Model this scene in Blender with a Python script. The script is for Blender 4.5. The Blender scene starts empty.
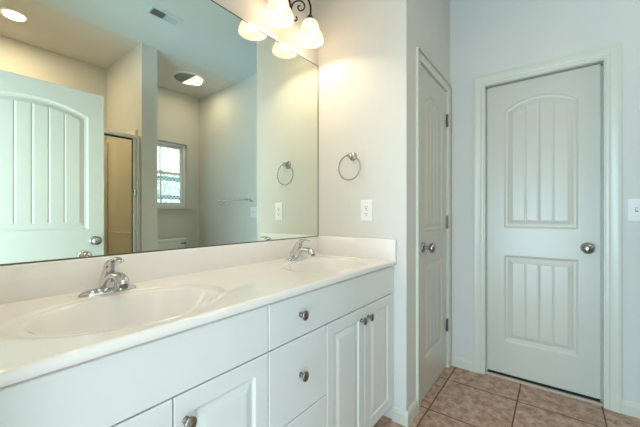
import bpy, bmesh, math, random
from mathutils import Vector, Matrix
random.seed(4)
C = bpy.context.scene.collection
PI = math.pi

# ------------------------------------------------------------------ camera
cam = bpy.data.objects.new('camera', bpy.data.cameras.new('camera'))
C.objects.link(cam)
cam.data.sensor_width = 36.0
cam.data.lens = 310.0 / 640.0 * 36.0
cam.data.clip_start = 0.01
cam.data.shift_y = 0.7 / 640.0
cam.location = (0, 0, 1.1385)
cam.rotation_euler = (PI / 2, 0, math.radians(37.33 - 90))
bpy.context.scene.camera = cam

# ------------------------------------------------------------------ world, daylight, exposure
sc = bpy.context.scene
sc.view_settings.view_transform = 'Standard'
sc.view_settings.look = 'None'
sc.view_settings.gamma = 1.0
sc.view_settings.use_curve_mapping = False
sc.view_settings.exposure = 0.33
world = bpy.data.worlds.new('overcast_daylight')
sc.world = world
world.use_nodes = True
bg = world.node_tree.nodes['Background']
bg.inputs['Color'].default_value = (0.80, 0.93, 1.0, 1)
bg.inputs['Strength'].default_value = 2.3

def area_light(name, loc, rot, sx, sy, power, col):
    l = bpy.data.lights.new(name, 'AREA')
    l.shape = 'RECTANGLE'; l.size = sx; l.size_y = sy
    l.energy = power; l.color = col
    o = bpy.data.objects.new(name, l); C.objects.link(o)
    o.location = loc; o.rotation_euler = rot
    return o
# daylight of the bedroom reaching the bathroom through the open entry doorway
DAY = area_light('bedroom_daylight', (-1.5, 0.75, 0.80), (0, -PI / 2 - 0.50, -0.15), 1.5, 1.6, 102, (0.50, 0.82, 1.0))
LAMP_W = 9.0          # each vanity bulb
CAN_W = 9.0           # each ceiling light

# ------------------------------------------------------------------ materials
def mat(name, col, rough=0.5, metal=0.0, noise=0.0, nscale=20, bump=0.0, bscale=200, spec=0.5, coat=0.0):
    m = bpy.data.materials.new(name); m.use_nodes = True
    nt = m.node_tree; b = nt.nodes['Principled BSDF']
    b.inputs['Base Color'].default_value = (*col, 1)
    b.inputs['Roughness'].default_value = rough
    b.inputs['Metallic'].default_value = metal
    b.inputs['Specular IOR Level'].default_value = spec
    b.inputs['Coat Weight'].default_value = coat
    b.inputs['Coat Roughness'].default_value = 0.05
    tc = nt.nodes.new('ShaderNodeTexCoord')
    if noise > 0:
        n = nt.nodes.new('ShaderNodeTexNoise'); n.inputs['Scale'].default_value = nscale
        n.inputs['Detail'].default_value = 6
        nt.links.new(tc.outputs['Object'], n.inputs['Vector'])
        r = nt.nodes.new('ShaderNodeValToRGB')
        r.color_ramp.elements[0].position = 0.3; r.color_ramp.elements[1].position = 0.7
        r.color_ramp.elements[0].color = (*[c * (1 - noise) for c in col], 1)
        r.color_ramp.elements[1].color = (*[min(1, c * (1 + noise)) for c in col], 1)
        nt.links.new(n.outputs['Fac'], r.inputs['Fac'])
        nt.links.new(r.outputs['Color'], b.inputs['Base Color'])
    if bump > 0:
        n2 = nt.nodes.new('ShaderNodeTexNoise'); n2.inputs['Scale'].default_value = bscale
        bp = nt.nodes.new('ShaderNodeBump'); bp.inputs['Strength'].default_value = bump
        bp.inputs['Distance'].default_value = 0.002
        nt.links.new(tc.outputs['Object'], n2.inputs['Vector'])
        nt.links.new(n2.outputs['Fac'], bp.inputs['Height'])
        nt.links.new(bp.outputs['Normal'], b.inputs['Normal'])
    return m

M = {}
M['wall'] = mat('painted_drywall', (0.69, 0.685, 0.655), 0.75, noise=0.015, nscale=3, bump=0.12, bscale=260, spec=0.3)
M['ceiling'] = mat('ceiling_paint', (0.66, 0.75, 0.78), 0.85, noise=0.01, nscale=3, bump=0.1, bscale=200, spec=0.2)
M['trim'] = mat('semi_gloss_trim_paint', (0.68, 0.68, 0.60), 0.32, noise=0.01, nscale=4)
M['door'] = mat('semi_gloss_door_paint', (0.62, 0.61, 0.55), 0.32, noise=0.01, nscale=4)
M['cabinet'] = mat('white_thermofoil', (0.74, 0.77, 0.77), 0.30, noise=0.008, nscale=5)
M['gap'] = mat('cabinet_carcass', (0.50, 0.53, 0.53), 0.6, noise=0.02)
M['marble'] = mat('cultured_marble', (0.85, 0.83, 0.81), 0.045, noise=0.02, nscale=3.5, spec=0.55, coat=0.4)
M['chrome'] = mat('polished_chrome', (0.66, 0.67, 0.68), 0.05, 1.0, noise=0.01)
M['nickel'] = mat('satin_nickel', (0.42, 0.415, 0.40), 0.24, 1.0, noise=0.02)
M['pewter'] = mat('antique_pewter', (0.32, 0.28, 0.25), 0.28, 1.0, noise=0.35, nscale=60)
M['bronze'] = mat('oil_rubbed_bronze', (0.045, 0.03, 0.025), 0.42, 0.7, noise=0.25, nscale=50)
M['hinge'] = mat('dark_nickel_hinge', (0.17, 0.17, 0.17), 0.35, 1.0, noise=0.05)
M['plastic'] = mat('white_plastic', (0.85, 0.86, 0.85), 0.3, noise=0.005)
M['dark'] = mat('dark_slot', (0.03, 0.03, 0.03), 0.6, noise=0.05)
M['shadowgap'] = mat('door_gap_shade', (0.02, 0.018, 0.016), 0.8, noise=0.1)
M['porcelain'] = mat('white_porcelain', (0.80, 0.80, 0.78), 0.1, noise=0.005, coat=0.5)
M['almond'] = mat('almond_fiberglass', (0.84, 0.76, 0.62), 0.3, noise=0.015, nscale=3)
M['vinyl'] = mat('white_window_vinyl', (0.88, 0.92, 0.94), 0.35, noise=0.005)
M['alu'] = mat('bright_aluminium_frame', (0.78, 0.79, 0.76), 0.3, 0.6, noise=0.02)
M['rubber'] = mat('black_gasket', (0.05, 0.05, 0.045), 0.6, noise=0.05)
M['red'] = mat('red_temperature_dot', (0.6, 0.03, 0.03), 0.4, noise=0.05)
M['threshold'] = mat('beige_threshold', (0.55, 0.47, 0.39), 0.5, noise=0.05)
M['grille'] = mat('grey_fan_grille', (0.30, 0.29, 0.26), 0.5, 0.2, noise=0.05)
M['vent_dark'] = mat('duct_interior', (0.06, 0.065, 0.06), 0.8, noise=0.1)
M['mirror_edge'] = mat('dark_mirror_edge', (0.10, 0.11, 0.09), 0.35, 0.5, noise=0.05)

def mirror_mat():
    m = bpy.data.materials.new('silvered_glass'); m.use_nodes = True
    b = m.node_tree.nodes['Principled BSDF']
    b.inputs['Base Color'].default_value = (0.83, 0.885, 0.80, 1)
    b.inputs['Metallic'].default_value = 1; b.inputs['Roughness'].default_value = 0.0
    return m
M['mirror'] = mirror_mat()

def glass_mat(name, col, frost=0.0, alpha=0.12):
    m = bpy.data.materials.new(name); m.use_nodes = True
    nt = m.node_tree; nt.nodes.clear()
    out = nt.nodes.new('ShaderNodeOutputMaterial'); mx = nt.nodes.new('ShaderNodeMixShader')
    tr = nt.nodes.new('ShaderNodeBsdfTransparent'); tr.inputs['Color'].default_value = (*col, 1)
    gl = nt.nodes.new('ShaderNodeBsdfGlossy'); gl.inputs['Roughness'].default_value = frost
    fr = nt.nodes.new('ShaderNodeFresnel'); fr.inputs['IOR'].default_value = 1.45
    nt.links.new(fr.outputs[0], mx.inputs[0]); nt.links.new(tr.outputs[0], mx.inputs[1])
    nt.links.new(gl.outputs[0], mx.inputs[2]); nt.links.new(mx.outputs[0], out.inputs[0])
    return m
M['glass'] = glass_mat('clear_glass', (0.97, 0.98, 0.97))
M['shower_glass'] = glass_mat('shower_glass', (0.93, 0.94, 0.90))

def lace_mat():
    # patterned privacy pane: clear areas between pale greenish figures and two darker bands
    m = bpy.data.materials.new('patterned_privacy_glass'); m.use_nodes = True
    nt = m.node_tree; nt.nodes.clear(); N = nt.nodes.new; L = nt.links.new
    out = N('ShaderNodeOutputMaterial'); tc = N('ShaderNodeTexCoord')
    sep = N('ShaderNodeSeparateXYZ'); L(tc.outputs['Object'], sep.inputs[0])
    vor = N('ShaderNodeTexVoronoi'); vor.feature = 'DISTANCE_TO_EDGE'; vor.inputs['Scale'].default_value = 26
    L(tc.outputs['Object'], vor.inputs['Vector'])
    wav = N('ShaderNodeTexChecker'); wav.inputs['Scale'].default_value = 44
    wav.inputs['Color1'].default_value = (0.20, 0.28, 0.27, 1); wav.inputs['Color2'].default_value = (0.55, 0.63, 0.61, 1)
    L(tc.outputs['Object'], wav.inputs['Vector'])
    r = N('ShaderNodeValToRGB'); r.color_ramp.elements[0].position = 0.05; r.color_ramp.elements[1].position = 0.14
    r.color_ramp.elements[0].color = (0.50, 0.58, 0.56, 1); r.color_ramp.elements[1].color = (0.84, 0.90, 0.88, 1)
    L(vor.outputs['Distance'], r.inputs['Fac'])
    def band(c, h):
        a = N('ShaderNodeMath'); a.operation = 'SUBTRACT'; L(sep.outputs['Z'], a.inputs[0]); a.inputs[1].default_value = c
        b = N('ShaderNodeMath'); b.operation = 'ABSOLUTE'; L(a.outputs[0], b.inputs[0])
        d = N('ShaderNodeMath'); d.operation = 'LESS_THAN'; L(b.outputs[0], d.inputs[0]); d.inputs[1].default_value = h
        return d
    b1, b2 = band(0.385, 0.03), band(0.14, 0.028)
    ad = N('ShaderNodeMath'); ad.operation = 'MAXIMUM'; L(b1.outputs[0], ad.inputs[0]); L(b2.outputs[0], ad.inputs[1])
    mc = N('ShaderNodeMix'); mc.data_type = 'RGBA'
    L(ad.outputs[0], mc.inputs['Factor']); L(r.outputs['Color'], mc.inputs[6]); L(wav.outputs['Color'], mc.inputs[7])
    tr = N('ShaderNodeBsdfTransparent'); L(mc.outputs[2], tr.inputs['Color'])
    gl = N('ShaderNodeBsdfGlossy'); gl.inputs['Roughness'].default_value = 0.1
    mx = N('ShaderNodeMixShader'); mx.inputs[0].default_value = 0.04
    L(tr.outputs[0], mx.inputs[1]); L(gl.outputs[0], mx.inputs[2]); L(mx.outputs[0], out.inputs[0])
    return m
M['lace'] = lace_mat()

def emit_mat(name, col, s):
    m = bpy.data.materials.new(name); m.use_nodes = True
    b = m.node_tree.nodes['Principled BSDF']
    b.inputs['Base Color'].default_value = (0.9, 0.88, 0.82, 1)
    b.inputs['Emission Color'].default_value = (*col, 1); b.inputs['Emission Strength'].default_value = s
    return m
M['bulb'] = emit_mat('lit_bulb', (1.0, 0.86, 0.64), 2)
M['lens'] = emit_mat('lit_lens', (1.0, 0.82, 0.60), 1.5)

def shade_mat():
    m = bpy.data.materials.new('alabaster_glass_shade'); m.use_nodes = True
    nt = m.node_tree; nt.nodes.clear(); N = nt.nodes.new; L = nt.links.new
    out = N('ShaderNodeOutputMaterial'); tc = N('ShaderNodeTexCoord')
    no = N('ShaderNodeTexNoise'); no.inputs['Scale'].default_value = 18; no.inputs['Detail'].default_value = 3
    L(tc.outputs['Object'], no.inputs['Vector'])
    r = N('ShaderNodeValToRGB'); r.color_ramp.elements[0].color = (1.0, 0.74, 0.50, 1); r.color_ramp.elements[1].color = (1.0, 0.93, 0.80, 1)
    r.color_ramp.elements[0].position = 0.35; r.color_ramp.elements[1].position = 0.6
    L(no.outputs['Fac'], r.inputs['Fac'])
    d = N('ShaderNodeBsdfDiffuse'); d.inputs['Color'].default_value = (0.02, 0.018, 0.015, 1)
    e = N('ShaderNodeEmission'); e.inputs['Strength'].default_value = 1.15; L(r.outputs['Color'], e.inputs['Color'])
    a = N('ShaderNodeAddShader'); L(d.outputs[0], a.inputs[0]); L(e.outputs[0], a.inputs[1])
    t = N('ShaderNodeBsdfTransparent'); t.inputs['Color'].default_value = (1.0, 0.93, 0.82, 1)
    m1 = N('ShaderNodeMixShader'); m1.inputs[0].default_value = 0.60; L(t.outputs[0], m1.inputs[1]); L(a.outputs[0], m1.inputs[2]); L(m1.outputs[0], out.inputs[0])
    return m
M['shade'] = shade_mat()

def tile_mat():
    m = bpy.data.materials.new('mottled_ceramic_tile'); m.use_nodes = True
    nt = m.node_tree; N = nt.nodes.new; L = nt.links.new
    b = nt.nodes['Principled BSDF']; tc = N('ShaderNodeTexCoord')
    mp = N('ShaderNodeMapping'); mp.inputs['Location'].default_value = (-(2.230 - 0.405 * 6), -(0.595 - 0.405 * 6), 0)
    L(tc.outputs['Object'], mp.inputs['Vector'])
    br = N('ShaderNodeTexBrick'); br.offset = 0; br.squash = 1
    br.inputs['Scale'].default_value = 1; br.inputs['Brick Width'].default_value = 0.405
    br.inputs['Row Height'].default_value = 0.405; br.inputs['Mortar Size'].default_value = 0.0045
    br.inputs['Mortar Smooth'].default_value = 0.2; br.inputs['Bias'].default_value = 0
    L(mp.outputs[0], br.inputs['Vector'])
    n1 = N('ShaderNodeTexNoise'); n1.inputs['Scale'].default_value = 20; n1.inputs['Detail'].default_value = 9; n1.inputs['Roughness'].default_value = 0.68
    n1.inputs['Distortion'].default_value = 0.2
    L(tc.outputs['Object'], n1.inputs['Vector'])
    r = N('ShaderNodeValToRGB'); e = r.color_ramp.elements
    e[0].position = 0.36; e[0].color = (0.27, 0.155, 0.105, 1)
    e[1].position = 0.66; e[1].color = (0.62, 0.46, 0.36, 1)
    x = e.new(0.5); x.color = (0.46, 0.30, 0.22, 1)
    L(n1.outputs['Fac'], r.inputs['Fac'])
    mx = N('ShaderNodeMix'); mx.data_type = 'RGBA'
    L(br.outputs['Fac'], mx.inputs['Factor']); L(r.outputs['Color'], mx.inputs[6]); mx.inputs[7].default_value = (0.13, 0.085, 0.06, 1)
    L(mx.outputs[2], b.inputs['Base Color'])
    rr = N('ShaderNodeMath'); rr.operation = 'MULTIPLY_ADD'; L(br.outputs['Fac'], rr.inputs[0]); rr.inputs[1].default_value = 0.4; rr.inputs[2].default_value = 0.38
    L(rr.outputs[0], b.inputs['Roughness'])
    bp = N('ShaderNodeBump'); bp.inputs['Strength'].default_value = 0.5; bp.inputs['Distance'].default_value = 0.003; bp.invert = True
    L(br.outputs['Fac'], bp.inputs['Height']); L(bp.outputs[0], b.inputs['Normal'])
    return m
M['tile'] = tile_mat()

# ------------------------------------------------------------------ helpers
def link(name, bm, m, parent=None, loc=(0, 0, 0), rotz=0, smooth=None, mats=None):
    me = bpy.data.meshes.new(name)
    bmesh.ops.recalc_face_normals(bm, faces=bm.faces[:])
    bm.to_mesh(me); bm.free()
    for mm in (mats or [m]): me.materials.append(mm)
    o = bpy.data.objects.new(name, me); C.objects.link(o)
    o.location = loc; o.rotation_euler = (0, 0, rotz)
    if parent: o.parent = parent
    if smooth is not None:
        for p in me.polygons: p.use_smooth = True
        if smooth > 0: me.set_sharp_from_angle(angle=math.radians(smooth))
    return o

def tag(o, label=None, cat=None, group=None, kind=None):
    if label: o['label'] = label
    if cat: o['category'] = cat
    if group: o['group'] = group
    if kind: o['kind'] = kind
    return o

def empty(name, loc, rotz=0):
    o = bpy.data.objects.new(name, None); C.objects.link(o)
    o.location = loc; o.rotation_euler = (0, 0, rotz); o.empty_display_size = 0.05
    return o

def copy_tree(o, parent=None):
    c = o.copy(); C.objects.link(c)
    if parent: c.parent = parent
    for ch in list(o.children): copy_tree(ch, c)
    return c

def box(bm, x0, x1, y0, y1, z0, z1, bev=0.0, seg=2):
    v = [bm.verts.new(p) for p in ((x0, y0, z0), (x1, y0, z0), (x1, y1, z0), (x0, y1, z0), (x0, y0, z1), (x1, y0, z1), (x1, y1, z1), (x0, y1, z1))]
    f = [bm.faces.new([v[i] for i in q]) for q in ((0, 3, 2, 1), (4, 5, 6, 7), (0, 1, 5, 4), (1, 2, 6, 5), (2, 3, 7, 6), (3, 0, 4, 7))]
    if bev > 0:
        es = list({e for q in f for e in q.edges})
        bmesh.ops.bevel(bm, geom=es, offset=bev, segments=seg, profile=0.5, affect='EDGES')

def B(*boxes, bev=0.0, seg=2):
    bm = bmesh.new()
    for b in boxes: box(bm, *b, bev=bev, seg=seg)
    return bm

def lathe(profile, n=32, axis='Z', bm=None, origin=(0, 0, 0)):
    """profile: list of (radius, height)"""
    bm = bm or bmesh.new(); rings = []
    def P(r, h, a):
        c, s = r * math.cos(a), r * math.sin(a)
        p = {'Z': (c, s, h), 'Y': (c, h, s), 'X': (h, c, s)}[axis]
        return (p[0] + origin[0], p[1] + origin[1], p[2] + origin[2])
    for r, h in profile:
        if r < 1e-6: rings.append([bm.verts.new(P(0, h, 0))])
        else: rings.append([bm.verts.new(P(r, h, 2 * PI * k / n)) for k in range(n)])
    for a, b in zip(rings, rings[1:]):
        for k in range(n):
            k2 = (k + 1) % n
            if len(a) == 1 and len(b) == 1: continue
            if len(a) == 1: bm.faces.new((a[0], b[k], b[k2]))
            elif len(b) == 1: bm.faces.new((a[k], b[0], a[k2]))
            else: bm.faces.new((a[k], b[k], b[k2], a[k2]))
    return bm

def smooth_path(pts, n=8):
    pts = [Vector(p) for p in pts]; out = []
    for i in range(len(pts) - 1):
        p0 = pts[max(i - 1, 0)]; p1 = pts[i]; p2 = pts[i + 1]; p3 = pts[min(i + 2, len(pts) - 1)]
        for k in range(n):
            t = k / n
            out.append(0.5 * ((2 * p1) + (-p0 + p2) * t + (2 * p0 - 5 * p1 + 4 * p2 - p3) * t * t + (-p0 + 3 * p1 - 3 * p2 + p3) * t ** 3))
    out.append(pts[-1]); return out

def tube(pts, rad, n=12, bm=None, closed=False, flat=None):
    """rad: number or list; flat: (scale across 2nd axis)"""
    bm = bm or bmesh.new(); pts = [Vector(p) for p in pts]; N = len(pts)
    rads = rad if isinstance(rad, (list, tuple)) else [rad] * N
    rings = []; up = None
    for i, p in enumerate(pts):
        if closed: t = pts[(i + 1) % N] - pts[i - 1]
        else: t = pts[min(i + 1, N - 1)] - pts[max(i - 1, 0)]
        t.normalize()
        if up is None:
            up = Vector((0, 0, 1)) if abs(t.z) < 0.9 else Vector((0, 1, 0))
        s = t.cross(up).normalized(); u = s.cross(t).normalized(); up = u
        fl = (flat[i] if isinstance(flat, (list, tuple)) else flat) if flat is not None else 1
        rings.append([bm.verts.new(p + s * math.cos(2 * PI * k / n) * rads[i] + u * math.sin(2 * PI * k / n) * rads[i] * fl) for k in range(n)])
    pairs = list(zip(rings, rings[1:]))
    if closed: pairs.append((rings[-1], rings[0]))
    for a, b in pairs:
        for k in range(n):
            k2 = (k + 1) % n
            bm.faces.new((a[k], a[k2], b[k2], b[k]))
    if not closed:
        bm.faces.new(rings[0]); bm.faces.new(rings[-1])
    return bm

def lerp_list(vals, n):
    out = []
    for i in range(n):
        t = i / (n - 1) * (len(vals) - 1); k = min(int(t), len(vals) - 2); f = t - k
        out.append(vals[k] * (1 - f) + vals[k + 1] * f)
    return out

def frange(a, b, step):
    n = max(1, int(round((b - a) / step)))
    return [a + (b - a) * i / n for i in range(n + 1)]

def relief_slab(w, h, t, fn, du=0.004, dv=0.004, both=False, edge=0.002):
    """slab: x 0..w, z 0..h; front face at y=0 looking to -y with depth fn(u,v) (>0 goes into the slab), back at y=t"""
    bm = bmesh.new()
    us = [0, edge] + frange(edge, w - edge, du)[1:] + [w]
    vs = [0, edge] + frange(edge, h - edge, dv)[1:] + [h]
    def sheet(front):
        g = []
        for i, u in enumerate(us):
            col = []
            for j, v in enumerate(vs):
                e = (i in (0, len(us) - 1)) or (j in (0, len(vs) - 1))
                d = edge if e else (fn(u, v) if fn else 0)
                col.append(bm.verts.new((u, d if front else t - d, v)))
            g.append(col)
        for i in range(len(us) - 1):
            for j in range(len(vs) - 1):
                q = (g[i][j], g[i + 1][j], g[i + 1][j + 1], g[i][j + 1])
                bm.faces.new(q if front else q[::-1])
        return g
    F = sheet(True)
    if both: K = sheet(False)
    else:
        K = {}
        c = {(0, 0): bm.verts.new((0, t, 0)), (1, 0): bm.verts.new((w, t, 0)), (1, 1): bm.verts.new((w, t, h)), (0, 1): bm.verts.new((0, t, h))}
        bm.faces.new((c[0, 0], c[0, 1], c[1, 1], c[1, 0]))
        bottom = [F[i][0] for i in range(len(us))]; top = [F[i][-1] for i in range(len(us))]
        left = F[0]; right = F[-1]
        bm.faces.new([c[1, 0]] + bottom[::-1] + [c[0, 0]])
        bm.faces.new([c[0, 1]] + top + [c[1, 1]])
        bm.faces.new([c[0, 0]] + left + [c[0, 1]])
        bm.faces.new([c[1, 1]] + right[::-1] + [c[1, 0]])
        return bm
    nu, nv = len(us), len(vs)
    for i in range(nu - 1):
        bm.faces.new((F[i][0], K[i][0], K[i + 1][0], F[i + 1][0]))
        bm.faces.new((F[i][-1], F[i + 1][-1], K[i + 1][-1], K[i][-1]))
    for j in range(nv - 1):
        bm.faces.new((F[0][j], F[0][j + 1], K[0][j + 1], K[0][j]))
        bm.faces.new((F[-1][j], K[-1][j], K[-1][j + 1], F[-1][j + 1]))
    return bm

def pw(x, pts):
    if x <= pts[0][0]: return pts[0][1]
    for (a, fa), (b, fb) in zip(pts, pts[1:]):
        if x <= b: return fa + (fb - fa) * (x - a) / (b - a)
    return pts[-1][1]

def door_relief(w, planks):
    """two-panel plank door, arched upper panel"""
    s = 0.104 if w < 0.7 else 0.100
    x0, x1 = s, w - s; cx = w / 2; half = (x1 - x0) / 2
    rise = 0.068; R = (half * half + rise * rise) / (2 * rise)
    zt = 1.901; zc = zt - R
    prof = [(0, 0), (0.010, 0.0085), (0.018, 0.0085), (0.022, 0.0105), (0.046, 0.0035), (0.050, 0.0015)]
    ip = (x1 - x0 - 0.10) / planks
    def plank(u, d):
        if d < 0.05: return 0
        k = (u - (x0 + 0.05)) / ip; f = abs(k - round(k)) * ip
        if round(k) in (0, planks): return 0
        return max(0.0, 0.0042 * (1 - f / 0.0065)) if f < 0.0065 else 0
    def fn(u, v):
        if v > 0.92:
            d = min(u - x0, x1 - u, v - 1.018, R - math.hypot(u - cx, max(0.0, v - zc)))
        else:
            d = min(u - x0, x1 - u, v - 0.230, 0.824 - v)
        if d <= 0: return 0
        return pw(d, prof) + plank(u, d)
    return fn

def knob_set(parent, x, z, face, name='door_knob', out=-1, n=28):
    """round passage knob: rosette, neck and ball; local -y is outwards"""
    s = out
    pr = [(0.0, face), (0.033, face), (0.033, face + s * 0.004), (0.028, face + s * 0.009), (0.013, face + s * 0.012), (0.011, face + s * 0.032),
          (0.017, face + s * 0.037), (0.028, face + s * 0.045), (0.0315, face + s * 0.055), (0.028, face + s * 0.065), (0.014, face + s * 0.0725), (0.0, face + s * 0.074)]
    o = link(name, lathe(pr, n, 'Y'), M['nickel'], parent, (x, 0, z), smooth=50)
    return o

# ------------------------------------------------------------------ room shell
XL, XE, XR = 0.03, 1.614, 2.467         # entry wall, towel-ring wall, far door wall
YM, YC, YB = 1.250, 0.644, -1.55        # mirror wall, closet wall, window wall
ZC = 2.775                              # low ceiling
T = 0.115
YP = -0.66                              # end of partition
def structure(name, bm, m, label, cat, parent=None, **k):
    o = link(name, bm, m, parent, **k)
    return tag(o, label, cat, kind='structure')

fl = structure('floor', B((-3.2, XR + T, YB - T, YM + T, -0.06, 0)), M['tile'], 'mottled brown square floor tiles with dark grout lines', 'floor')
ZW = 3.04
structure('wall_front', B((XL - T, XE + T, YM, YM + T, 0, ZW)), M['wall'], 'painted wall carrying the wide vanity mirror', 'wall')
structure('wall_right', B((XR, XR + T, YC - 0.0, YC + T, 0, ZW), (XR, XR + T, 0.418, YC, 0, ZW), (XR, XR + T, YB - T, -0.236, 0, ZW), (XR, XR + T, -0.236, 0.418, 2.062, ZW)),
          M['wall'], 'grey-lit wall around the door beside the light switch', 'wall')
structure('wall_side', B((XE, XE + T, YC, YM, 0, ZW), bev=0.0), M['wall'], 'cream wall with the towel ring and outlet at the end of the vanity', 'wall')
CX0, CX1 = 1.800, 2.405
structure('wall_closet', B((XE + T, CX0, YC, YC + T, 0, ZW), (CX1, XR, YC, YC + T, 0, ZW), (CX0, CX1, YC, YC + T, 2.058, ZW)),
          M['wall'], 'narrow wall around the closet door, past the vanity corner', 'wall')
WX0, WX1, WZ0, WZ1 = 1.625, 2.285, 1.225, 2.090
structure('wall_back', B((XL - T, WX0, YB - T, YB, 0, ZW), (WX1, XR, YB - T, YB, 0, ZW), (WX0, WX1, YB - T, YB, 0, WZ0), (WX0, WX1, YB - T, YB, WZ1, ZW)),
          M['wall'], 'wall with the small window above the toilet, seen in the mirror', 'wall')
DY0, DY1 = -0.262, 0.575
structure('wall_left', B((XL - T, XL, DY1 + 0.02, YM, 0, ZW), (XL - T, XL, YB, DY0 - 0.02, 0, ZW), (XL - T, XL, DY0 - 0.02, DY1 + 0.02, 2.062, ZW)),
          M['wall'], 'entry wall around the open doorway at the left end of the vanity', 'wall')
PX0, PX1 = 1.322, 1.468
structure('wall_partition', B((PX0, PX1, YB, YP, 0, ZW), bev=0.0), M['wall'], 'partition wall end between the shower and the toilet alcove, seen in the mirror', 'wall')
# ceiling: level over the alcoves, gently rising over the vanity side to sharpen the shade boundary
bm = bmesh.new()
prof = [(YB - T, ZC), (YP - 0.02, ZC), (YP + 0.005, ZC + 0.001), (YP + 0.05, ZC + 0.006), (YM + T, ZC + 0.20)]
a = [bm.verts.new((XL - T, y, z)) for y, z in prof]; b_ = [bm.verts.new((XR + T, y, z)) for y, z in prof]
a2 = [bm.verts.new((XL - T, y, 3.10)) for y, z in prof]; b2 = [bm.verts.new((XR + T, y, 3.10)) for y, z in prof]
for i in range(len(prof) - 1):
    fc = bm.faces.new((a[i], b_[i], b_[i + 1], a[i + 1])); fc.material_index = 1 if i == 0 else 0; bm.faces.new((a2[i], a2[i + 1], b2[i + 1], b2[i]))  # alcove face takes the wall colour: its darker shade is painted in
    bm.faces.new((a[i], a[i + 1], a2[i + 1], a2[i])); bm.faces.new((b_[i], b2[i], b2[i + 1], b_[i + 1]))
bm.faces.new((a[0], a2[0], b2[0], b_[0])); bm.faces.new((a[-1], b_[-1], b2[-1], a2[-1]))
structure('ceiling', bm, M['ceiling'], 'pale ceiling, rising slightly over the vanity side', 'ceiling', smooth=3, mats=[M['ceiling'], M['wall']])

# baseboards: extruded profile along a wall
def baseboard(name, p0, p1, nrm, label, h=0.079, t=0.014):
    """from p0 to p1 (x,y); nrm points into the room"""
    bm = bmesh.new(); pr = [(0, 0), (t, 0), (t, h * 0.70), (t * 0.75, h * 0.80), (t * 0.75, h * 0.86), (t * 0.35, h * 0.96), (0, h)]
    A = [bm.verts.new((p0[0] + nrm[0] * d, p0[1] + nrm[1] * d, z)) for d, z in pr]
    Z = [bm.verts.new((p1[0] + nrm[0] * d, p1[1] + nrm[1] * d, z)) for d, z in pr]
    n = len(pr)
    for i in range(n): bm.faces.new((A[i], Z[i], Z[(i + 1) % n], A[(i + 1) % n]))
    bm.faces.new(A); bm.faces.new(Z)
    return structure(name, bm, M['trim'], label, 'baseboard')
baseboard('baseboard_side', (XE, YC - 0.014), (XE, 0.722), (-1, 0), 'short white baseboard between the vanity and the wall corner')
baseboard('baseboard_closet', (XE, YC), (1.742, YC), (0, -1), 'short white baseboard left of the closet door')
baseboard('baseboard_right', (XR, 0.475), (XR, YC), (-1, 0), 'short white baseboard left of the far door')
baseboard('baseboard_switch', (XR, YB), (XR, -0.294), (-1, 0), 'white baseboard right of the far door under the light switch')
baseboard('baseboard_back', (PX1, YB), (XR - 0.014, YB), (0, 1), 'white baseboard behind the toilet')

# casing around an opening. Local frame: x along wall, -y into the room, z up
def casing_bm(x0, x1, ztop, w=0.069, t=0.017, reveal=0.006):
    """colonial profile mitred around left, head and right"""
    bm = bmesh.new(); pr = [(0, 0), (0, t * 0.45), (0.006, t * 0.62), (0.016, t * 0.66), (0.022, t * 0.50), (0.028, t * 0.66), (0.050, t * 0.92), (w - 0.010, t), (w, t * 0.9), (w, 0)]
    L = []
    for d, h in pr:   # d outward from opening, h out of wall
        xa, xb, zt = x0 - reveal - d, x1 + reveal + d, ztop + reveal + d
        L.append([bm.verts.new(p) for p in ((xa, -h, 0), (xa, -h, zt), (xb, -h, zt), (xb, -h, 0))])
    n = len(L)
    for i in range(n):
        p, q = L[i], L[(i + 1) % n]
        for k in range(3): bm.faces.new((p[k], p[k + 1], q[k + 1], q[k]))
    bm.faces.new([l[0] for l in L]); bm.faces.new([l[3] for l in L])
    return bm
def jamb_bm(x0, x1, ztop, depth, t=0.012, stop=0.035):
    return B((x0 - t, x0, 0, depth, 0, ztop + t), (x1, x1 + t, 0, depth, 0, ztop + t), (x0, x1, 0, depth, ztop, ztop + t))

# ------------------------------------------------------------------ doors
def hinge_bm(L=0.09):
    bm = bmesh.new()
    lathe([(0, -0.004), (0.004, -0.002), (0.0065, 0), (0.0065, L), (0.004, L + 0.002), (0, L + 0.004)], 14, 'Z', bm)
    box(bm, -0.018, 0.018, 0.002, 0.006, 0.002, L - 0.002)
    return bm

# far door in the right wall (opens away; face recessed)
yl, yr = 0.3935, -0.2118
D1 = empty('door_1', (XR + 0.030, yl, 0), -PI / 2)     # local x runs to -y, local -y faces -x (the room)
tag(D1, 'closed white two-panel plank door with arched top panel facing the camera', 'door', kind='structure')
w1 = yl - yr
d_bm = relief_slab(w1, 2.012, 0.035, door_relief(w1, 4), 0.004, 0.0045)
leaf1 = link('door_leaf', d_bm, M['door'], D1, (0, 0, 0.028), smooth=28)
knob_set(D1, yl + 0.150, 0.932, 0.0)
link('threshold', B((-0.008, w1 + 0.008, -0.024, -0.004, 0, 0.014), bev=0.002), M['threshold'], D1)
link('gap_shade', B((0.002, w1 - 0.002, 0.004, 0.03, 0.0005, 0.027)), M['shadowgap'], D1)  # black filler stands in for the shade in the gap under the door
o = link('trim_1', casing_bm(-0.4035, 0.2218, 2.048), M['trim'], None, (XR, 0, 0), -PI / 2, smooth=25)
tag(o, 'white moulded casing around the far door', 'door casing', kind='structure')
jb = jamb_bm(-0.4035, 0.2218, 2.048, 0.115)
box(jb, -0.4035, -0.3945, 0.066, 0.09, 0, 2.048); box(jb, 0.2128, 0.2218, 0.066, 0.09, 0, 2.048); box(jb, -0.4035, 0.2218, 0.066, 0.09, 2.040, 2.048)
o = link('trim_2', jb, M['trim'], None, (XR, 0, 0), -PI / 2)
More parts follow.
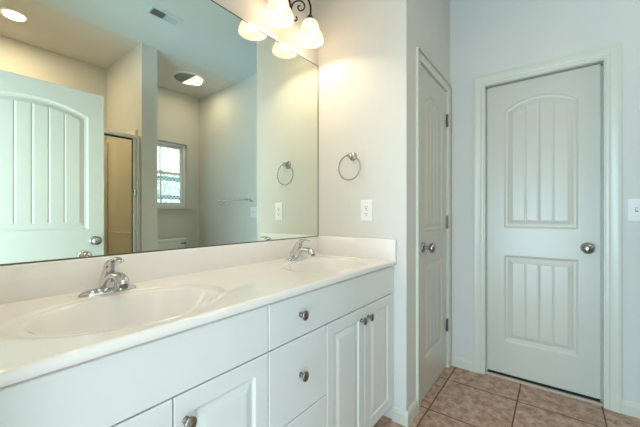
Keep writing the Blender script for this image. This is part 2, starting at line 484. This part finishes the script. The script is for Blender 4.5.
tag(o, 'white door jamb lining the far door opening', 'door jamb', kind='structure')

# closet door in the closet wall (hinged on the right, knob on the left)
D2 = empty('door_2', (1.820, YC + 0.004, 0), 0)
tag(D2, 'closed white arched-panel closet door seen edge-on beside the vanity wall', 'door', kind='structure')
w2 = 0.572
leaf2 = link('door_leaf', relief_slab(w2, 2.028, 0.035, door_relief(w2, 4), 0.004, 0.0045), M['door'], D2, (0, 0, 0.010), smooth=28)
knob_set(D2, 0.074, 0.935, 0.0)
for hz in (1.785, 1.035, 0.275):
    link('hinge', hinge_bm(), M['hinge'], D2, (w2 + 0.002, -0.007, hz), smooth=40)
o = link('trim_3', casing_bm(1.814, 2.398, 2.040, w=0.052), M['trim'], None, (0, YC, 0), 0, smooth=25)
tag(o, 'white moulded casing around the closet door', 'door casing', kind='structure')
o = link('trim_4', jamb_bm(1.812, 2.397, 2.045, 0.115), M['trim'], None, (0, YC, 0), 0)
tag(o, 'white door jamb lining the closet door opening', 'door jamb', kind='structure')

# entry door, standing open 90 degrees, seen in the mirror
D3 = empty('door_3', (0.872, -0.222, 0), PI)           # local x runs to -x, local -y faces +y
tag(D3, 'open white entry door with arched plank panel, seen in the mirror', 'door', kind='structure')
w3 = 0.806
leaf3 = link('door_leaf', relief_slab(w3, 2.016, 0.035, door_relief(w3, 6), 0.005, 0.0045, both=True), M['door'], D3, (0, 0, 0.010), smooth=28)
knob_set(D3, 0.062, 0.945, 0.0)
knob_set(D3, 0.062, 0.945, 0.035, out=1)
link('latch_plate', B((-0.0015, 0.003, 0.006, 0.029, 0.916, 0.974)), M['nickel'], D3)
for hz in (1.785, 1.035, 0.275):
    link('hinge', hinge_bm(), M['hinge'], D3, (w3 + 0.002, -0.007, hz), smooth=40)
o = link('trim_5', casing_bm(-0.565, 0.257, 2.045), M['trim'], None, (XL, 0, 0), PI / 2, smooth=25)
o.location = (XL, 0, 0)
tag(o, 'white moulded casing around the entry doorway', 'door casing', kind='structure')
# local x of a +90 deg turn runs to +y: rebuild extents accordingly
bm = casing_bm(DY0 - 0.0, DY1, 2.045, w=0.06); me = bpy.data.meshes.new('trim_5'); bmesh.ops.recalc_face_normals(bm, faces=bm.faces[:]); bm.to_mesh(me); bm.free(); me.materials.append(M['trim']); o.data = me
o = link('trim_6', jamb_bm(DY0, DY1, 2.045, 0.115), M['trim'], None, (XL, 0, 0), PI / 2)
tag(o, 'white jamb lining the entry doorway', 'door jamb', kind='structure')

# ------------------------------------------------------------------ window
W = empty('window_1', (WX0, YB, WZ0))
tag(W, 'small white vinyl sash window with bright sky above a patterned lower pane', 'window', kind='structure')
ww, wh = WX1 - WX0, WZ1 - WZ0
def rect_frame(x0, x1, z0, z1, y0, y1, t, bev=0.003):
    return B((x0, x0 + t, y0, y1, z0, z1), (x1 - t, x1, y0, y1, z0, z1), (x0 + t, x1 - t, y0, y1, z0, z0 + t), (x0 + t, x1 - t, y0, y1, z1 - t, z1), bev=bev, seg=1)
link('window_frame', rect_frame(0, ww, 0, wh, -0.105, -0.045, 0.035), M['vinyl'], W)
up = link('upper_sash', rect_frame(0.036, ww - 0.036, wh * 0.515, wh - 0.036, -0.098, -0.078, 0.03), M['vinyl'], W)
link('pane', B((0.066, ww - 0.066, -0.090, -0.086, wh * 0.515 + 0.03, wh - 0.066)), M['glass'], up)
link('muntin', B((ww / 2 - 0.008, ww / 2 + 0.008, -0.086, -0.080, wh * 0.515 + 0.03, wh - 0.066)), M['vinyl'], up)
lo = link('lower_sash', rect_frame(0.036, ww - 0.036, 0.036, wh * 0.515 + 0.03, -0.076, -0.054, 0.032), M['vinyl'], W)
link('pane', B((0.068, ww - 0.068, -0.068, -0.064, 0.068, wh * 0.515 - 0.002)), M['lace'], lo)
link('muntin', B((ww / 2 - 0.008, ww / 2 + 0.008, -0.064, -0.058, 0.068, wh * 0.515)), M['vinyl'], lo)
link('sash_lock', B((ww / 2 - 0.03, ww / 2 + 0.03, -0.076, -0.050, wh * 0.515 + 0.030, wh * 0.515 + 0.042), bev=0.003), M['vinyl'], W)
link('window_sill', B((-0.055, ww + 0.055, -0.045, 0.032, -0.022, 0.0), bev=0.005), M['trim'], W)
link('apron', B((-0.04, ww + 0.04, 0.0, 0.012, -0.07, -0.022), bev=0.002), M['trim'], W)

# ------------------------------------------------------------------ mirror
o = link('vanity_mirror', B((0.04, 1.6105, 1.245, YM - 0.0005, 0.996, 2.1085)), M['mirror'])
tag(o, 'wide frameless wall mirror above the vanity backsplash', 'mirror')
link('edge_strip', B((1.6095, 1.6135, 1.2435, YM, 0.996, 2.111), (0.04, 1.6095, 1.2435, YM, 2.1075, 2.111), (0.04, 1.6095, 1.2435, YM, 0.9935, 0.9975)), M['mirror_edge'], o)

# ------------------------------------------------------------------ vanity cabinet
FY = 0.712                                # front plane of doors
V = empty('vanity_cabinet', (0.03, FY, 0))
tag(V, 'long white bathroom vanity cabinet with dark round knobs under the cream countertop', 'vanity cabinet')
def vx(x): return x - 0.03
body = B((0, 1.583, 0.020, 0.535, 0.10, 0.748), (0, 1.583, 0.020, 0.036, 0.748, 0.861), (0, 1.583, 0.085, 0.52, 0.0, 0.10))
link('cabinet_body', body, M['gap'], V)
link('filler_strip', B((vx(1.581), 1.583, 0.003, 0.02, 0.10, 0.861)), M['cabinet'], V)
link('filler_strip', B((0.0, 0.036, 0.003, 0.02, 0.10, 0.861)), M['cabinet'], V)
def knob_bm():
    bm = lathe([(0, 0), (0.0095, 0), (0.0095, -0.002), (0.0065, -0.004), (0.0055, -0.013), (0.008, -0.0165), (0.0150, -0.019), (0.0168, -0.0215),
                (0.0168, -0.024), (0.0150, -0.0262), (0.0143, -0.0256), (0.0110, -0.0275), (0.006, -0.0288), (0, -0.0292)], 28, 'Y')
    for v in bm.verts: v.co.x *= 0.92; v.co.z *= 1.05
    return bm
kmesh = None
def add_knob(parent, x, z):
    global kmesh
    if kmesh is None:
        k = link('knob', knob_bm(), M['pewter'], parent, (x, 0, z), smooth=35); kmesh = k
    else:
        k = kmesh.copy(); C.objects.link(k); k.parent = parent; k.location = (x, 0, z)
    return k
def front(name, x0, x1, z0, z1, relief, knob=None):
    w, h = x1 - x0, z1 - z0
    fn = None
    if relief:
        s = 0.052
        pr = [(0, 0), (0.004, 0.0062), (0.010, 0.0068), (0.030, 0.0008), (0.033, 0.0)]
        def fn(u, v):
            d = min(u - s, w - s - u, v - s, h - s - v)
            return pw(d, pr) if d > 0 else 0
    bm = relief_slab(w, h, 0.0185, fn, 0.004 if relief else 0.05, 0.004 if relief else 0.05, edge=0.0025)
    o = link(name, bm, M['cabinet'], V, (vx(x0), 0, z0), smooth=28)
    if knob: add_knob(o, knob[0] - x0, knob[1] - z0)
    return o
g = 0.0016
front('drawer_front', 0.067, 0.6705 - g, 0.7105, 0.8560, False)                          # false front under the left bowl
front('drawer_front', 0.6705 + g, 1.5785, 0.7105, 0.8560, False, (0.822, 0.788))        # wide panel with one knob
front('cabinet_door', 0.067, 0.369 - g, 0.10, 0.7065, True, (0.318, 0.640))
front('cabinet_door', 0.369 + g, 0.6705 - g, 0.10, 0.7065, True, (0.399, 0.641))
front('drawer', 0.6705 + g, 0.978 - g, 0.4385, 0.7065, False, (0.822, 0.577))
front('drawer', 0.6705 + g, 0.978 - g, 0.10, 0.435, False, (0.822, 0.268))
front('cabinet_door', 0.978 + g, 1.278 - g, 0.10, 0.7065, True, (1.244, 0.652))
front('cabinet_door', 1.278 + g, 1.5785, 0.10, 0.7065, True, (1.310, 0.652))

# ------------------------------------------------------------------ countertop with two integral bowls
SINKS = [(0.372, 0.930), (1.285, 0.930)]
ZT = 0.888
def bowl_z(x, y):
    z = 0.0
    for cx, cy in SINKS:
        a, b = 0.212, 0.160
        e = math.hypot((x - cx) / a, (y - cy) / b)
        e2 = math.hypot((x - cx) / 0.272, (y - cy - 0.004) / 0.196)
        if e2 < 1.0:
            t = min(1, (1 - e2) / 0.11); z -= 0.0035 * (t * t * (3 - 2 * t))
        if e < 1.06:
            q = min(1.06, e) / 1.06
            z -= 0.125 * (1 - q ** 3.2) ** 1.35 if q < 1 else 0
    return z
bm = bmesh.new()
xs = frange(0.03, 1.6135, 0.0045)
yfr = 0.698
ys = frange(yfr + 0.013, 1.2495, 0.0042)
rows = []
lip = [(0.022, -0.026), (0.004, -0.026), (0.0, -0.022), (0.0, -0.012), (0.0012, -0.0065), (0.0042, -0.0028), (0.008, -0.0006)]
for dy, dz in lip: rows.append([bm.verts.new((x, yfr + dy, ZT + dz)) for x in xs])
for y in ys: rows.append([bm.verts.new((x, y, ZT + bowl_z(x, y))) for x in xs])
for r0, r1 in zip(rows, rows[1:]):
    for i in range(len(xs) - 1): bm.faces.new((r0[i], r0[i + 1], r1[i + 1], r1[i]))
# underside edge pieces closing the slab
link_edge = [bm.verts.new((x, 1.2495, ZT - 0.026)) for x in (xs[0], xs[-1])]
ct = link('countertop', bm, M['marble'], None, smooth=60)
tag(ct, 'glossy cream cultured marble countertop with two integral oval sink bowls', 'countertop')
me = ct.data
link('backsplash', B((0.03, 1.6135, 1.228, 1.2495, ZT - 0.002, 0.993), bev=0.004, seg=3), M['marble'], ct, smooth=40)
link('side_splash', B((1.594, 1.6135, 0.700, 1.230, ZT - 0.004, 1.000), bev=0.003, seg=3), M['marble'], ct, smooth=40)
for cx, cy in SINKS:
    link('drain', lathe([(0, -0.121), (0.012, -0.1205), (0.016, -0.122), (0.022, -0.1215), (0.0245, -0.1235), (0.0245, -0.128), (0, -0.128)], 28, 'Z'), M['chrome'], ct, (cx, cy, ZT), smooth=40)

# ------------------------------------------------------------------ faucets
def make_faucet():
    F = empty('faucet', (0, 0, ZT))
    # base plate: boat shape 16 cm long, pointed ends, low dome
    bm = bmesh.new(); n = 40; rings = []
    for k, (s, z) in enumerate(((1.0, 0.0), (1.0, 0.004), (0.95, 0.009), (0.82, 0.014), (0.6, 0.018), (0.3, 0.021))):
        ring = []
        for i in range(n):
            a = 2 * PI * i / n; c, sn = math.cos(a), math.sin(a)
            ring.append(bm.verts.new((0.082 * s * math.copysign(abs(c) ** 0.85, c), 0.027 * s * math.copysign(abs(sn) ** 1.25, sn), z)))
        rings.append(ring)
    for p, q in zip(rings, rings[1:]):
        for i in range(n): bm.faces.new((p[i], p[(i + 1) % n], q[(i + 1) % n], q[i]))
    bm.faces.new(rings[0]); bm.faces.new(rings[-1])
    link('base_plate', bm, M['chrome'], F, smooth=60)
    # spout sweeping up out of the base and arching forward (-y), thick at the nose
    p = smooth_path([(0, 0.010, 0.004), (0, -0.004, 0.030), (0, -0.026, 0.050), (0, -0.055, 0.060), (0, -0.088, 0.058), (0, -0.108, 0.048), (0, -0.114, 0.038)], 6)
    sp = link('spout', tube(p, lerp_list([0.024, 0.022, 0.018, 0.017, 0.0180, 0.0185, 0.0155], len(p)), 24, flat=lerp_list([1, 0.9, 0.75, 0.72, 0.80, 0.9, 0.9], len(p))), M['chrome'], F, smooth=50)
    link('aerator', lathe([(0, 0.029), (0.010, 0.029), (0.012, 0.031), (0.012, 0.042), (0, 0.042)], 20, 'Z'), M['hinge'], sp, (0, -0.114, 0), smooth=40)
    # column leaning forward
    q = smooth_path([(0, 0.028, 0.004), (0, 0.018, 0.030), (0, 0.001, 0.060), (0, -0.018, 0.084), (0, -0.027, 0.094)], 5)
    link('valve_body', tube(q, lerp_list([0.023, 0.0205, 0.0205, 0.021, 0.017], len(q)), 22), M['chrome'], F, smooth=60)
    h = smooth_path([(0, -0.016, 0.080), (0, -0.030, 0.099), (0, -0.047, 0.109), (0, -0.068, 0.112), (0, -0.088, 0.108), (0, -0.095, 0.105)], 6)
    hd = link('lever_handle', tube(h, lerp_list([0.020, 0.0215, 0.017, 0.013, 0.012, 0.006], len(h)), 20, flat=lerp_list([0.95, 0.8, 0.5, 0.40, 0.38, 0.4], len(h))), M['chrome'], F, smooth=60)
    link('temperature_dot', lathe([(0, 0.0), (0.0042, 0.0), (0.0042, 0.0015), (0, 0.0022)], 14, 'X'), M['red'], hd, (-0.0190, -0.036, 0.086))
    link('pop_up_rod', lathe([(0, 0), (0.0022, 0), (0.0022, 0.028), (0.005, 0.031), (0.005, 0.037), (0, 0.040)], 12, 'Z'), M['chrome'], F, (0, 0.046, 0.002), smooth=40)
    return F
f1 = make_faucet(); f1.location = (0.382, 1.146, ZT - 0.0005)
tag(f1, 'chrome single-lever faucet on the left sink, nearest the camera', 'faucet', 'sink faucets')
f2 = copy_tree(f1); f2.location = (1.290, 1.146, ZT - 0.0005)
tag(f2, 'chrome single-lever faucet on the right sink, by the outlet wall', 'faucet', 'sink faucets')

# ------------------------------------------------------------------ vanity lights (bell shades on scroll arms)
def make_sconce():
    S = empty('vanity_light', (0, YM, 2.36))
    bp = lathe([(0, 0), (0.060, 0), (0.060, -0.006), (0.050, -0.014), (0.030, -0.022), (0.018, -0.030), (0, -0.032)], 32, 'Y')
    for v in bp.verts: v.co.z *= 1.0; v.co.x *= 1.35
    link('back_plate', bp, M['bronze'], S, smooth=40)
    yq = -0.105
    st = smooth_path([(0, -0.022, 0), (0, -0.07, 0.012), (0, yq, 0.02)], 6)
    link('stem', tube(st, 0.007, 12), M['bronze'], S, smooth=60)
    scroll = [(-0.021, -0.130), (-0.032, -0.106), (-0.018, -0.069), (0.016, -0.036), (0.058, -0.017), (0.079, -0.027), (0.074, -0.049), (0.050, -0.073), (0.026, -0.077), (0.022, -0.063), (0.038, -0.052)]
    curl = [(-0.020, 0.0), (-0.040, -0.030), (-0.047, -0.068), (-0.043, -0.100), (-0.036, -0.123), (-0.027, -0.141), (-0.013, -0.157), (0.005, -0.152), (0.014, -0.136), (0.005, -0.127)]
    for pts_ in (scroll, curl):
        link('scroll', tube(smooth_path([(a_, yq, c_) for a_, c_ in pts_], 8), 0.0042, 12), M['bronze'], S, smooth=60)
    for s in (-1, 1):
        arm = smooth_path([(0, yq, 0.02), (s * 0.035, yq, 0.040), (s * 0.085, yq, 0.036), (s * 0.125, yq, 0.012), (s * 0.135, yq, -0.025), (s * 0.129, yq, -0.072)], 8)
        link('arm', tube(arm, 0.0056, 12), M['bronze'], S, smooth=60)
        link('socket_cap', lathe([(0, 0.012), (0.008, 0.012), (0.012, 0.006), (0.024, -0.012), (0.030, -0.020), (0.030, -0.024), (0, -0.024)], 24, 'Z'), M['bronze'], S, (s * 0.129, yq, -0.068), smooth=35)
        prof = [(0.028, 0.0), (0.037, -0.005), (0.046, -0.016), (0.052, -0.034), (0.056, -0.056), (0.059, -0.068), (0.063, -0.071), (0.066, -0.076), (0.074, -0.092), (0.079, -0.108), (0.080, -0.122),
                (0.077, -0.122), (0.075, -0.107), (0.070, -0.092), (0.062, -0.077), (0.056, -0.069), (0.052, -0.055), (0.048, -0.034), (0.042, -0.018), (0.033, -0.008), (0.028, 0.0)]
        link('glass_shade', lathe(prof, 40, 'Z'), M['shade'], S, (s * 0.129, yq, -0.090), smooth=40)
        link('bulb', lathe([(0, 0), (0.012, 0), (0.013, -0.012), (0.024, -0.034), (0.028, -0.050), (0.024, -0.066), (0.012, -0.077), (0, -0.079)], 20, 'Z'), M['bulb'], S, (s * 0.129, yq, -0.094), smooth=60)
        l = bpy.data.lights.new('bulb_light', 'POINT'); l.energy = LAMP_W; l.color = (1.0, 0.77, 0.52); l.shadow_soft_size = 0.03
        lo_ = bpy.data.objects.new('bulb_light', l); C.objects.link(lo_); lo_.parent = S; lo_.location = (s * 0.129, yq, -0.165)
    return S
s1 = make_sconce(); s1.location = (1.277, YM, 2.36)
tag(s1, 'dark bronze scroll light with two glowing bell shades above the right sink', 'wall light', 'two-shade vanity lights')
s2 = copy_tree(s1); s2.location = (0.380, YM, 2.36)
tag(s2, 'dark bronze scroll light with two bell shades above the left sink', 'wall light', 'two-shade vanity lights')

# ------------------------------------------------------------------ towel ring, outlet, switch, towel bar
R_ = empty('towel_ring', (XE, 0.977, 1.487))
tag(R_, 'satin nickel towel ring hanging on the cream wall above the outlet', 'towel ring')
link('wall_post', lathe([(0, 0), (0.026, 0), (0.026, -0.004), (0.020, -0.010), (0.012, -0.014), (0.010, -0.030), (0.0145, -0.036), (0.0145, -0.044), (0.009, -0.049), (0, -0.050)], 28, 'X'), M['nickel'], R_, smooth=40)
pts = [(-0.040 + 0.0, 0.005 + 0.074 * math.sin(a), -0.070 + 0.074 * math.cos(a)) for a in [2 * PI * k / 64 for k in range(64)]]
link('ring', tube(pts, 0.0042, 12, closed=True), M['nickel'], R_, smooth=80)

def plate_bm(w, h):
    return relief_slab(w, h, 0.006, None, 0.05, 0.05, edge=0.0022)
O = empty('wall_outlet', (XE - 0.006, 0.923, 1.098), -PI / 2)
tag(O, 'white duplex outlet plate on the cream wall below the towel ring', 'outlet')
ow, oh = 0.075, 0.124
link('cover_plate', plate_bm(ow, oh), M['plastic'], O)
for zz in (0.026, 0.066):
    s = link('socket', B((ow / 2 - 0.0165, ow / 2 + 0.0165, -0.0022, 0.002, zz, zz + 0.030), bev=0.0015), M['plastic'], O)
    link('slot', B((ow / 2 - 0.0080, ow / 2 - 0.0055, -0.0027, -0.001, zz + 0.013, zz + 0.023), (ow / 2 + 0.0055, ow / 2 + 0.0080, -0.0027, -0.001, zz + 0.014, zz + 0.022), (ow / 2 - 0.003, ow / 2 + 0.003, -0.0027, -0.001, zz + 0.004, zz + 0.010)), M['dark'], s)
link('screw', lathe([(0, -0.0012), (0.003, -0.001), (0.003, 0.0)], 12, 'Y'), M['nickel'], O, (ow / 2, 0, oh / 2))

S_ = empty('light_switch', (XR - 0.006, -0.323, 1.100), -PI / 2)
tag(S_, 'white two-gang toggle switch plate right of the far door', 'light switch')
link('cover_plate', plate_bm(0.116, 0.126), M['plastic'], S_)
for xx in (0.035, 0.081):
    link('toggle', B((xx - 0.005, xx + 0.005, -0.012, 0.002, 0.058, 0.074), bev=0.0015), M['plastic'], S_)
    link('toggle_slot', B((xx - 0.0065, xx + 0.0065, -0.0006, 0.001, 0.052, 0.076)), M['grille'], S_)

TB = empty('towel_bar', (XR, 0, 1.312))
tag(TB, 'chrome towel bar on the bluish wall, seen in the mirror', 'towel bar')
for yy in (-0.985, -0.428):
    link('wall_post', lathe([(0, 0), (0.026, 0), (0.026, -0.004), (0.019, -0.012), (0.011, -0.018), (0.010, -0.050), (0.014, -0.057), (0.015, -0.068), (0.012, -0.078), (0, -0.080)], 24, 'X'), M['chrome'], TB, (0, yy, 0), smooth=40)
link('bar', tube([(-0.066, -0.985, 0), (-0.066, -0.428, 0)], 0.008, 16), M['chrome'], TB, smooth=60)

# ------------------------------------------------------------------ ceiling fittings
def can_light(x, y, r, name):
    Lo = empty(name, (x, y, ZC))
    return Lo
CL = can_light(0.500, -1.048, 0.08, 'recessed_light')
tag(CL, 'round recessed ceiling light glowing above the shower', 'ceiling light')
link('trim_ring', lathe([(0.074, 0.0), (0.074, -0.004), (0.082, -0.006), (0.092, -0.003), (0.094, 0.0)], 40, 'Z'), M['plastic'], CL, smooth=40)
link('lens', lathe([(0, -0.007), (0.05, -0.0055), (0.075, -0.002), (0.075, 0.0)], 40, 'Z'), M['lens'], CL, smooth=60)
def spot(parent, loc, w):
    l = bpy.data.lights.new('lens_light', 'AREA'); l.shape = 'DISK'; l.size = 0.13; l.energy = w; l.color = (1.0, 0.77, 0.50)
    o = bpy.data.objects.new('lens_light', l); C.objects.link(o); o.parent = parent; o.location = loc
spot(CL, (0, 0, -0.012), CAN_W)

FL = empty('fan_light', (2.010, -1.035, ZC))
FL.scale = (1.08, 1.08, 1)
tag(FL, 'round ceiling fan light, half grey grille and half glowing lens, above the toilet', 'ceiling light')
link('trim_ring', lathe([(0.150, 0.0), (0.150, -0.010), (0.158, -0.013), (0.176, -0.006), (0.180, 0.0)], 48, 'Z'), M['plastic'], FL, smooth=40)
def half_disc(r, x0, side, z0, z1, n=28):
    bm = bmesh.new(); a0 = math.acos(max(-1, min(1, x0 / r)))
    ang = [(-a0 + 2 * a0 * k / n) for k in range(n + 1)] if side > 0 else [(a0 + (2 * PI - 2 * a0) * k / n) for k in range(n + 1)]
    lo_ = [bm.verts.new((r * math.cos(t), r * math.sin(t), z0)) for t in ang]; hi = [bm.verts.new((r * math.cos(t), r * math.sin(t), z1)) for t in ang]
    bm.faces.new(lo_); bm.faces.new(hi[::-1])
    for i in range(n): bm.faces.new((lo_[i], lo_[i + 1], hi[i + 1], hi[i]))
    bm.faces.new((lo_[-1], lo_[0], hi[0], hi[-1]))
    return bm
link('light_lens', half_disc(0.149, 0.015, 1, -0.011, -0.001), M['lens'], FL)
gb = half_disc(0.149, 0.010, -1, -0.004, -0.001)
link('fan_grille', gb, M['grille'], FL)
slb = bmesh.new()
for k in range(7):
    xx = -0.010 - 0.019 * k; hy = math.sqrt(0.146 ** 2 - xx ** 2)
    box(slb, xx - 0.002, xx + 0.002, -hy, hy, -0.010, -0.003)
link('grille_slats', slb, M['gap'], FL)
spot(FL, (0.08, 0, -0.02), CAN_W * 0.33)

zv = ZC + 0.03
AV = empty('air_vent', (1.300, -0.165, ZC + 0.006 + (-0.165 - (YP + 0.05)) * (0.194 / (YM + T - YP - 0.05))))
AV.rotation_euler = (math.atan(0.194 / (YM + T - YP - 0.05)), 0, 0)
tag(AV, 'white rectangular ceiling register with dark louvres, seen in the mirror', 'air vent')
fr = B((-0.150, 0.150, -0.075, -0.050, -0.007, 0.0), (-0.150, 0.150, 0.050, 0.075, -0.007, 0.0), (-0.150, -0.125, -0.050, 0.050, -0.007, 0.0), (0.125, 0.150, -0.050, 0.050, -0.007, 0.0), (-0.003, 0.003, -0.05, 0.05, -0.007, 0.0), bev=0.002, seg=1)
link('frame', fr, M['ceiling'], AV)
link('duct_back', B((-0.125, 0.125, -0.050, 0.050, -0.0012, -0.0004)), M['vent_dark'], AV)
lv = bmesh.new()
for k in range(9):
    for s in (-1, 1):
        xx = s * (0.012 + k * 0.0132)
        ang = 0.9 if s > 0 else -0.9
        bmt = bmesh.new(); box(bmt, -0.0042, 0.0042, -0.050, 0.050, -0.0006, 0.0006)
        bmesh.ops.rotate(bmt, verts=bmt.verts, cent=(0, 0, 0), matrix=Matrix.Rotation(ang, 3, 'Y'))
        bmesh.ops.translate(bmt, verts=bmt.verts, vec=(xx, 0, -0.004))
        tmp = bpy.data.meshes.new('t'); bmt.to_mesh(tmp); bmt.free(); lv.from_mesh(tmp); bpy.data.meshes.remove(tmp)
link('louvres', lv, M['ceiling'], AV)

AV.scale = (0.88, 0.84, 1.0)

# ------------------------------------------------------------------ shower (seen in the mirror)
SH = empty('shower_stall', (XL, YB, 0))
tag(SH, 'almond shower stall behind clear glass in a bright metal frame, seen in the mirror', 'shower')
sw = PX0 - XL
sb = B((0.0, sw, 0.0, 0.022, 0, 1.96), (0.0, 0.022, 0.0, 0.80, 0, 1.96), (sw - 0.022, sw, 0.0, 0.80, 0, 1.96), bev=0.006)
link('wall_panels', sb, M['almond'], SH)
link('shower_pan', B((0.0, sw, 0.0, 0.80, 0.0, 0.055), (0.0, sw, 0.80, 0.87, 0.0, 0.11), bev=0.01), M['almond'], SH)
link('ledge', B((0.022, sw - 0.022, 0.02, 0.055, 0.94, 0.955), (sw - 0.03, sw - 0.020, 0.02, 0.78, 0.94, 0.955), bev=0.004), M['almond'], SH)
link('corner_column', B((sw - 0.13, sw - 0.02, 0.02, 0.13, 0.055, 1.94), bev=0.03, seg=4), M['almond'], SH, smooth=40)
link('soap_shelf', B((sw - 0.16, sw - 0.06, 0.02, 0.15, 1.36, 1.40), bev=0.012, seg=3), M['almond'], SH, smooth=40)
SD = SH; DYS, DZS = 0.835, 0.11
zt = 1.780
link('frame', B((sw - 0.030, sw - 0.001, -0.02, 0.02, 0, zt), (0.001, 0.030, -0.02, 0.02, 0, zt), (0.03, sw - 0.03, -0.02, 0.02, zt - 0.032, zt), (0.03, sw - 0.03, -0.02, 0.02, 0, 0.02), bev=0.003, seg=1), M['alu'], SD, (0, DYS, DZS))
dl = link('door_frame', B((sw - 0.060, sw - 0.035, -0.012, 0.012, 0.024, zt - 0.036), (0.60, 0.625, -0.012, 0.012, 0.024, zt - 0.036), bev=0.003, seg=1), M['alu'], SD, (0, DYS, DZS))
link('gasket', B((sw - 0.064, sw - 0.060, -0.008, 0.008, 0.024, zt - 0.044), (0.625, sw - 0.060, -0.008, 0.008, zt - 0.046, zt - 0.034)), M['rubber'], dl)
link('pane', B((0.625, sw - 0.064, -0.003, 0.003, 0.022, zt - 0.046)), M['shower_glass'], dl)
link('handle', B((sw - 0.056, sw - 0.040, 0.012, 0.034, 1.20, 1.27), bev=0.004), M['chrome'], dl)
link('fixed_pane', B((0.03, 0.60, -0.003, 0.003, 0.02, zt - 0.032)), M['shower_glass'], SD, (0, DYS, DZS))

# ------------------------------------------------------------------ toilet (tank shows in the mirror)
TO = empty('toilet', (1.945, YB, 0))
tag(TO, 'white toilet tank with lid below the small window, seen in the mirror', 'toilet')
def rr_stack(levels, n=40, p=3.2):
    """levels: (cx, cy, ax, ay, z) superellipse rings"""
    bm = bmesh.new(); rings = []
    for cx, cy, ax, ay, z in levels:
        ring = []
        for i in range(n):
            a = 2 * PI * i / n; c, s = math.cos(a), math.sin(a)
            ring.append(bm.verts.new((cx + ax * math.copysign(abs(c) ** (2 / p), c), cy + ay * math.copysign(abs(s) ** (2 / p), s), z)))
        rings.append(ring)
    for a, b in zip(rings, rings[1:]):
        for i in range(n): bm.faces.new((a[i], a[(i + 1) % n], b[(i + 1) % n], b[i]))
    bm.faces.new(rings[0]); bm.faces.new(rings[-1])
    return bm
tk = link('tank', rr_stack([(0, 0.115, 0.185, 0.080, 0.40), (0, 0.115, 0.200, 0.088, 0.43), (0, 0.115, 0.218, 0.096, 0.790)], p=6), M['porcelain'], TO, smooth=50)
link('tank_lid', rr_stack([(0, 0.115, 0.226, 0.104, 0.791), (0, 0.115, 0.232, 0.108, 0.797), (0, 0.115, 0.232, 0.108, 0.820), (0, 0.115, 0.222, 0.100, 0.832), (0, 0.115, 0.10, 0.05, 0.836)], p=6), M['porcelain'], TO, smooth=50)
fb = lathe([(0, 0), (0.012, 0), (0.012, 0.012), (0, 0.014)], 16, 'Y')
box(fb, -0.06, 0.008, 0.012, 0.020, -0.008, 0.008, bev=0.003)
link('flush_lever', fb, M['hinge'], TO, (0.19, 0.209, 0.765))
kb = lathe([(0, 0), (0.011, 0), (0.011, -0.03), (0, -0.032)], 16, 'X')
link('bowl', rr_stack([(0, 0.36, 0.11, 0.22, 0.0), (0, 0.36, 0.10, 0.20, 0.12), (0, 0.40, 0.12, 0.22, 0.24), (0, 0.43, 0.17, 0.255, 0.34), (0, 0.43, 0.185, 0.265, 0.385), (0, 0.43, 0.17, 0.25, 0.395)], p=2.3), M['porcelain'], TO, smooth=50)
link('seat_lid', rr_stack([(0, 0.44, 0.180, 0.245, 0.397), (0, 0.44, 0.190, 0.255, 0.404), (0, 0.44, 0.190, 0.255, 0.425), (0, 0.44, 0.175, 0.24, 0.434)], p=2.3), M['porcelain'], TO, smooth=50)
